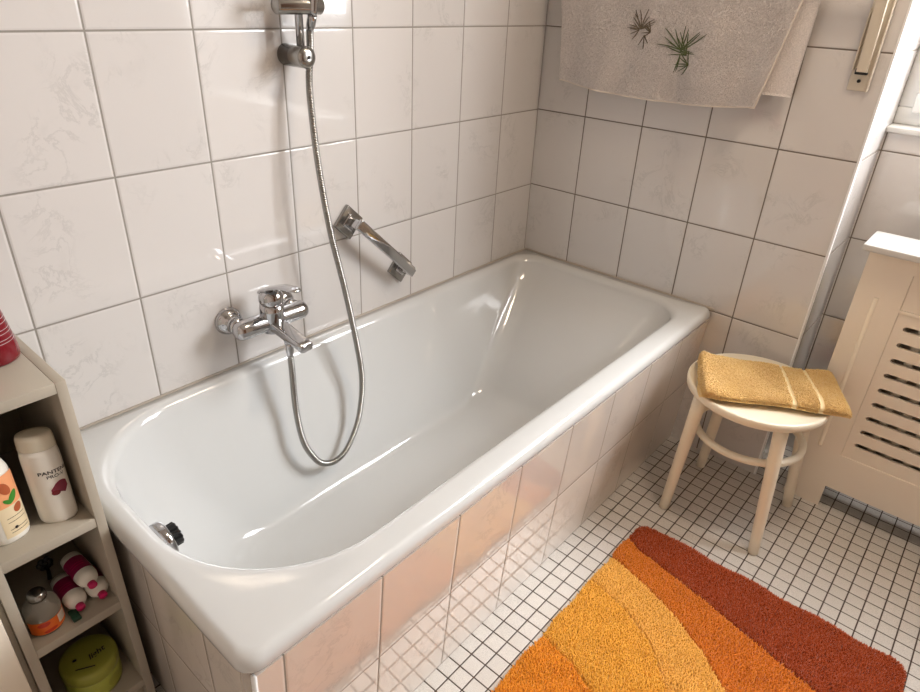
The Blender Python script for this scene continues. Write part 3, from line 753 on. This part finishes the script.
mb = MB(); patch(mb, fn, 0, 0, 0, 0, 16, 0, 10, lambda s, t: (.008+(.012*(s-.5)*2)*(1-.35*abs(t-.5)*2)+.006*(t-.5), .062+.022*t-.004*(s-.5)*2*(s-.5)*2))
o_ = mb.build('emblem', M['wine'], bt)
mb = MB(); patch(mb, on_ellipse(c, A1, B1, rot, -98, .0008, zS), 0, 0, 0, 0, 12, 0, 8, lambda s, t: (.001+.0055*math.cos(2*PI*s)*t, .0625+.005*math.sin(2*PI*s)*t)); mb.build('emblem', M['red_bottle'], bt)

c = (-1.783, -.258); rot = math.radians(8)
bt = empty('shampoo_bottle', (c[0], c[1], zS), 'white bottle with a peach almond and green leaf label beside the lettered shampoo', 'bottle')
A2, B2 = .0275, .0165; H2 = .165
mb = MB(); mb.lathe([(.0, zS), (A2*.86, zS), (A2*.95, zS+.004), (A2, zS+.014), (A2, zS+.11), (A2*.93, zS+.135), (A2*.72, zS+.152), (A2*.45, zS+.158)], (c[0], c[1], 0), (0,0,1), 64, sy=B2/A2, rot=rot); mb.build('body', M['bottle_white'], bt)
mb = MB(); mb.lathe([(A2*.46, zS+.157), (A2*.52, zS+.159), (A2*.50, zS+.185), (A2*.3, zS+.187), (0, zS+.187)], (c[0], c[1], 0), (0,0,1), 40, sy=.8, rot=rot); mb.build('cap', M['peach'], bt)
fn = on_ellipse(c, A2, B2, rot, -62, .0004, zS)
mb = MB(); patch(mb, fn, -.018, .020, .070, .128, 24, 0, 3); patch(mb, fn, -.018, .020, .012, .070, 24, 1, 3); lb = mb.build('label', [M['peach'], M['label_cream']], bt)
fn2 = on_ellipse(c, A2, B2, rot, -62, .0009, zS)
def disc(mb, fn, u, v, a, b_, ang=0, mi=0):
    patch(mb, fn, 0, 0, 0, 0, 18, mi, 3, lambda s, t: (u+a*t*math.cos(2*PI*s)*math.cos(ang)-b_*t*math.sin(2*PI*s)*math.sin(ang), v+a*t*math.cos(2*PI*s)*math.sin(ang)+b_*t*math.sin(2*PI*s)*math.cos(ang)))
mb = MB(); disc(mb, fn2, -.003, .104, .0060, .013, .3); mb.build('almond_print', M['almond'], bt); mb = MB(); disc(mb, fn2, .006, .061, .006, .0085, -.3); mb.build('almond_print', M['almond'], bt)
mb = MB(); disc(mb, fn2, .004, .084, .005, .0115, -.5); disc(mb, fn2, -.004, .079, .003, .007, .6); mb.build('leaf_print', M['leaf'], bt)
mb = MB()
for zl, n_, sz in ((.048, 2, .0022), (.040, 2, .0018), (.026, 2, .0015), (.020, 1, .0015)):
    patch(mb, fn2, -.011, .013, zl, zl+.0009, 16, 0, 1)
disc(mb, fn2, -.004, .0275, .0022, .0028)
mb.build('lettering', M['ink'], bt)

# ------------------------------------------------------------------ middle shelf
zS = .3255
c = (-1.7835, -.266)
bt = empty('bath_oil_bottle', (c[0], c[1], zS), 'squat clear bottle with an orange fruit label in the middle shelf compartment', 'bottle')
R3 = .0285
mb = MB(); mb.lathe([(.0, zS), (.026, zS), (.028, zS+.003), (R3, zS+.008), (R3, zS+.042), (.027, zS+.052), (.021, zS+.060), (.0135, zS+.064), (.0125, zS+.067)], (c[0], c[1], 0), (0,0,1), 48); mb.build('body', M['clear'], bt)
mb = MB(); mb.lathe([(.0135, zS+.066), (.0145, zS+.067), (.0142, zS+.078), (.012, zS+.081), (.004, zS+.0815), (.0, zS+.0815)], (c[0], c[1], 0), (0,0,1), 36); tag(mb.build('cap', M['brushed'], bt), 'silvery cap')
fn = on_ellipse(c, R3, R3, 0, -80, .0004, zS); fn2 = on_ellipse(c, R3, R3, 0, -80, .0009, zS); fn3 = on_ellipse(c, R3, R3, 0, -80, .0013, zS)
mb = MB(); patch(mb, fn, -.040, .042, .006, .034, 40, 0, 2); mb.build('label', M['orange_lbl'], bt)
mb = MB(); disc(mb, fn2, -.014, .0275, .010, .005, .1); disc(mb, fn2, -.006, .0115, .011, .0035, .1); mb.build('fruit_print', M['orange_red'], bt)
mb = MB(); patch(mb, fn2, .009, .026, .014, .033, 16, 0, 2); mb.build('label', M['paper'], bt)
mb = MB()
for q in range(4): patch(mb, fn3, .012, .023-.002*(q % 2), .0175+.0036*q, .0184+.0036*q, 10, 0, 1)
mb.build('lettering', M['silver'], bt)
# three little lying bottles
def lying(cx, cz, y0, dx, dz, label, roll):
    o = empty('lotion_bottle', (cx, y0, cz-.015), label, 'bottle', 'small white and magenta bottles lying on the middle shelf')
    ax = Vector((dx, .9, dz)).normalized(); q = Vector((0,0,1)).rotation_difference(ax).to_matrix()
    def el(r, h, sx=1.0, sy=.86, dn=0.0): return [Vector((cx, y0, cz+dn)) + q @ Vector((r*sx*math.cos(2*PI*k/32), r*sy*math.sin(2*PI*k/32), h)) for k in range(32)]
    mb = MB(); mb.loft([el(.007, .010, dn=-.004), el(.012, .012, dn=-.003), el(.0168, .017, dn=-.001), el(.0185, .025), el(.0185, .075), el(.017, .088), el(.009, .093)]); mb.build('body', M['bottle_white'], o)
    mb = MB(); mb.loft([el(.001, .0, dn=-.005), el(.0066, .0005, dn=-.005), el(.0074, .002, dn=-.005), el(.0074, .011, dn=-.005)]); tag(mb.build('cap', M['magenta'], o), 'round magenta cap')
    mb = MB(); R = []
    for h in (.034, .072): R.append([Vector((cx, y0, cz)) + q @ Vector((  .0189*math.cos(a), .0189*.86*math.sin(a), h)) for a in [roll+(-1.3+2.6*k/16) for k in range(17)]])
    mb.loft(R, closed=False, cap0=False, cap1=False); mb.build('label', M['magenta_dark'], o)
    mb = MB()
    for h0 in (.046, .052):
        R = [[Vector((cx, y0, cz)) + q @ Vector((.0193*math.cos(a), .0193*.86*math.sin(a), h)) for a in [roll+(-.6+1.3*k/8) for k in range(9)]] for h in (h0, h0+.0012)]
        mb.loft(R, closed=False, cap0=False, cap1=False)
    mb.build('lettering', M['magenta'], o)
lying(-1.7315, .3425, -.288, -.02, 0, 'small white bottle with a magenta label lying beside the squat clear bottle', -PI/2-.3)
lying(-1.6935, .3425, -.290, -.02, 0, 'small white bottle lying underneath another, against the right cabinet side', -PI/2)
lying(-1.7030, .3735, -.286, -.05, .03, 'small white bottle with magenta label lying on top of another', -PI/2-.2)
mb = MB(); mb.box(-1.752, -1.738, -.300, -.272, zS, zS+.008, .002); o = mb.build('bottle_lid', M['dgreen'], origin=(-1.742, -.286, zS)); tag(o, 'small dark green lid lying in front of the magenta labelled bottle', 'lid')
# hair clip standing at the back
hc = MB(); cc = Vector((-1.742, -.165, zS))
for k in range(6):
    a = 2*PI*k/6; hc.lathe([(.0, -.003), (.0055, -.002), (.006, 0), (.0055, .002), (0, .003)], cc+Vector((.0085*math.cos(a), 0, .040+.0085*math.sin(a))), (0,1,0), 14)
hc.lathe([(.0, -.004), (.006, -.003), (.006, .003), (0, .004)], cc+Vector((0, 0, .040)), (0,1,0), 14)
hc.tube([cc+Vector((0, .002, .038)), cc+Vector((.002, .002, .020)), cc+Vector((0, 0, .001))], [.003, .003, .004], 10); hc.tube([cc+Vector((0, .002, .034)), cc+Vector((.012, .002, .028))], .0022, 8)
o = hc.build('hair_clip', M['black'], origin=tuple(cc)); tag(o, 'small black flower shaped hair clip at the back of the middle shelf', 'hair clip')

# ------------------------------------------------------------------ jar on the lower shelf
zS = .0970; c = (-1.7400, -.243)
jar = empty('cosmetic_jar', (c[0], c[1], zS), 'round lime green jar with a dark lettered lid on the lowest visible shelf', 'jar')
mb = MB(); mb.lathe([(.0, zS), (.044, zS), (.048, zS+.004), (.0495, zS+.012), (.0495, zS+.048), (.048, zS+.050)], (c[0], c[1], 0), (0,0,1), 64); mb.build('body', M['jar'], jar)
mb = MB(); mb.lathe([(.0500, zS+.048), (.0512, zS+.050), (.0512, zS+.068), (.0495, zS+.0735), (.045, zS+.076), (.030, zS+.0768), (.0, zS+.077)], (c[0], c[1], 0), (0,0,1), 64); mb.build('lid', M['jar_lid'], jar)
flat = lambda ang, ox, oy, z: (lambda u, v: (c[0]+ox+u*math.cos(ang)-v*math.sin(ang), c[1]+oy+u*math.sin(ang)+v*math.cos(ang), z))
fl = flat(0, 0, 0, zS+.0776); mb = MB()
v, f = text_geo('light', .018, .3, .0003); wrap(mb, flat(math.radians(8), .013, -.008, zS+.0776), v, f); disc(mb, flat(0, -.022, .004, zS+.0776), 0, 0, .004, .003)
patch(mb, flat(math.radians(-28), -.014, -.026, zS+.0774), -.017, .017, -.0014, .0014, 4, 0, 1)
mb.build('lettering', M['ink'], jar)
fn = on_ellipse(c, .0495, .0495, 0, -62, .0004, zS); mb = MB(); disc(mb, fn, 0, .026, .015, .013); mb.build('label', M['jar_lid'], jar)

# ------------------------------------------------------------------ on the cabinet top
c = (-1.7120, -.176)
rb = empty('shampoo_bottle', (c[0], c[1], KZ), 'dark red bottle with silver rings standing on the cabinet top', 'bottle')
mb = MB(); pr_ = [(.0, 0), (.030, 0), (.034, .003), (.0355, .010), (.034, .030), (.029, .065), (.024, .095), (.021, .120), (.018, .130)]
mb.lathe([(r, KZ+h) for r, h in pr_], (c[0], c[1], 0), (0,0,1), 48); mb.build('body', M['red_bottle'], rb)
mb = MB(); mb.lathe([(.0185, KZ+.129), (.019, KZ+.131), (.018, KZ+.155), (.016, KZ+.158), (0, KZ+.158)], (c[0], c[1], 0), (0,0,1), 36); mb.build('cap', M['wine'], rb)
mb = MB()
for h, r in ((.036, .0333), (.041, .0326), (.050, .0313), (.056, .0304), (.066, .0289), (.073, .0279)):
    ring_ = [Vector((c[0]+r*math.cos(2*PI*k/48), c[1]+r*math.sin(2*PI*k/48), KZ+h)) for k in range(48)]; mb.tube(ring_, .00045, 6, closed=True)
mb.build('ring_print', M['silver'], rb)
c = (-1.7640, -.268)
mb = MB(); mb.lathe([(0, 0), (.018, 0), (.0215, .003), (.0225, .010), (.0205, .020), (.014, .027), (.006, .0295), (0, .030)], (c[0], c[1], KZ), (0,0,1), 40)
o = mb.build('soap_ball', M['pink'], origin=(c[0], c[1], KZ)); tag(o, 'small rounded pink object on the cabinet top, in front of the red bottle', 'soap')

# ------------------------------------------------------------------ light
wd = bpy.data.worlds.new('world'); S.world = wd; wd.use_nodes = True
bg = wd.node_tree.nodes['Background']; bg.inputs[0].default_value = (.80, .90, 1.0, 1); bg.inputs[1].default_value = 1.2
def area(name, loc, rot, sx, sy, power, col):
    L = bpy.data.lights.new(name, 'AREA'); L.shape = 'RECTANGLE'; L.size = sx; L.size_y = sy; L.energy = power; L.color = col
    o = bpy.data.objects.new(name, L); COL.objects.link(o); o.location = loc; o.rotation_euler = rot; return o
# daylight arriving through the window, from the sky outside
ws = area('window_skylight', (.72, -1.80, 1.76), (0, 0, 0), 1.25, 1.25, 112, (.97, .98, 1.0))
ws.rotation_euler = (Vector((-.35, -.1, .8))-ws.location).to_track_quat('-Z', 'Y').to_euler()
area('ceiling_lamp', (-.55, -1.25, RZ-.03), (0, 0, 0), .30, .30, 11, (1.0, .80, .60))
# the brightest patch of sky outside, shining down through the window onto the bath wall
sk = area('bright_sky', (.86, -3.02, 2.80), (0, 0, 0), 2.1, 1.8, 235, (.96, .98, 1.0))
sk.rotation_euler = (Vector((-.85, -.15, .55))-sk.location).to_track_quat('-Z', 'Y').to_euler()

# ------------------------------------------------------------------ camera
Rw = ((0.6577406195158642, -0.752107006747453, 0.04138028322498388), (-0.3360156155398438, -0.3421361915880874, -0.877517140867939), (0.6741444826977174, 0.5632742465309852, -0.4777565694378727))
cd = bpy.data.cameras.new('camera'); cam = bpy.data.objects.new('camera', cd); COL.objects.link(cam)
X_, Y_, Z_ = Vector(Rw[0]), -Vector(Rw[1]), -Vector(Rw[2])
Mx = Matrix((X_, Y_, Z_)).transposed().to_4x4(); Mx.translation = Vector((-1.9134, -1.288, 1.3409)); cam.matrix_world = Mx
cd.sensor_fit = 'HORIZONTAL'; cd.sensor_width = 36; cd.lens = 647.925/920*36; cd.shift_x = .0036006; cd.shift_y = -.0034615; cd.clip_start = .02
S.camera = cam
S.view_settings.view_transform = 'Standard'; S.view_settings.look = 'None'; S.view_settings.gamma = 1; S.view_settings.use_curve_mapping = False
S.view_settings.exposure = 0.0
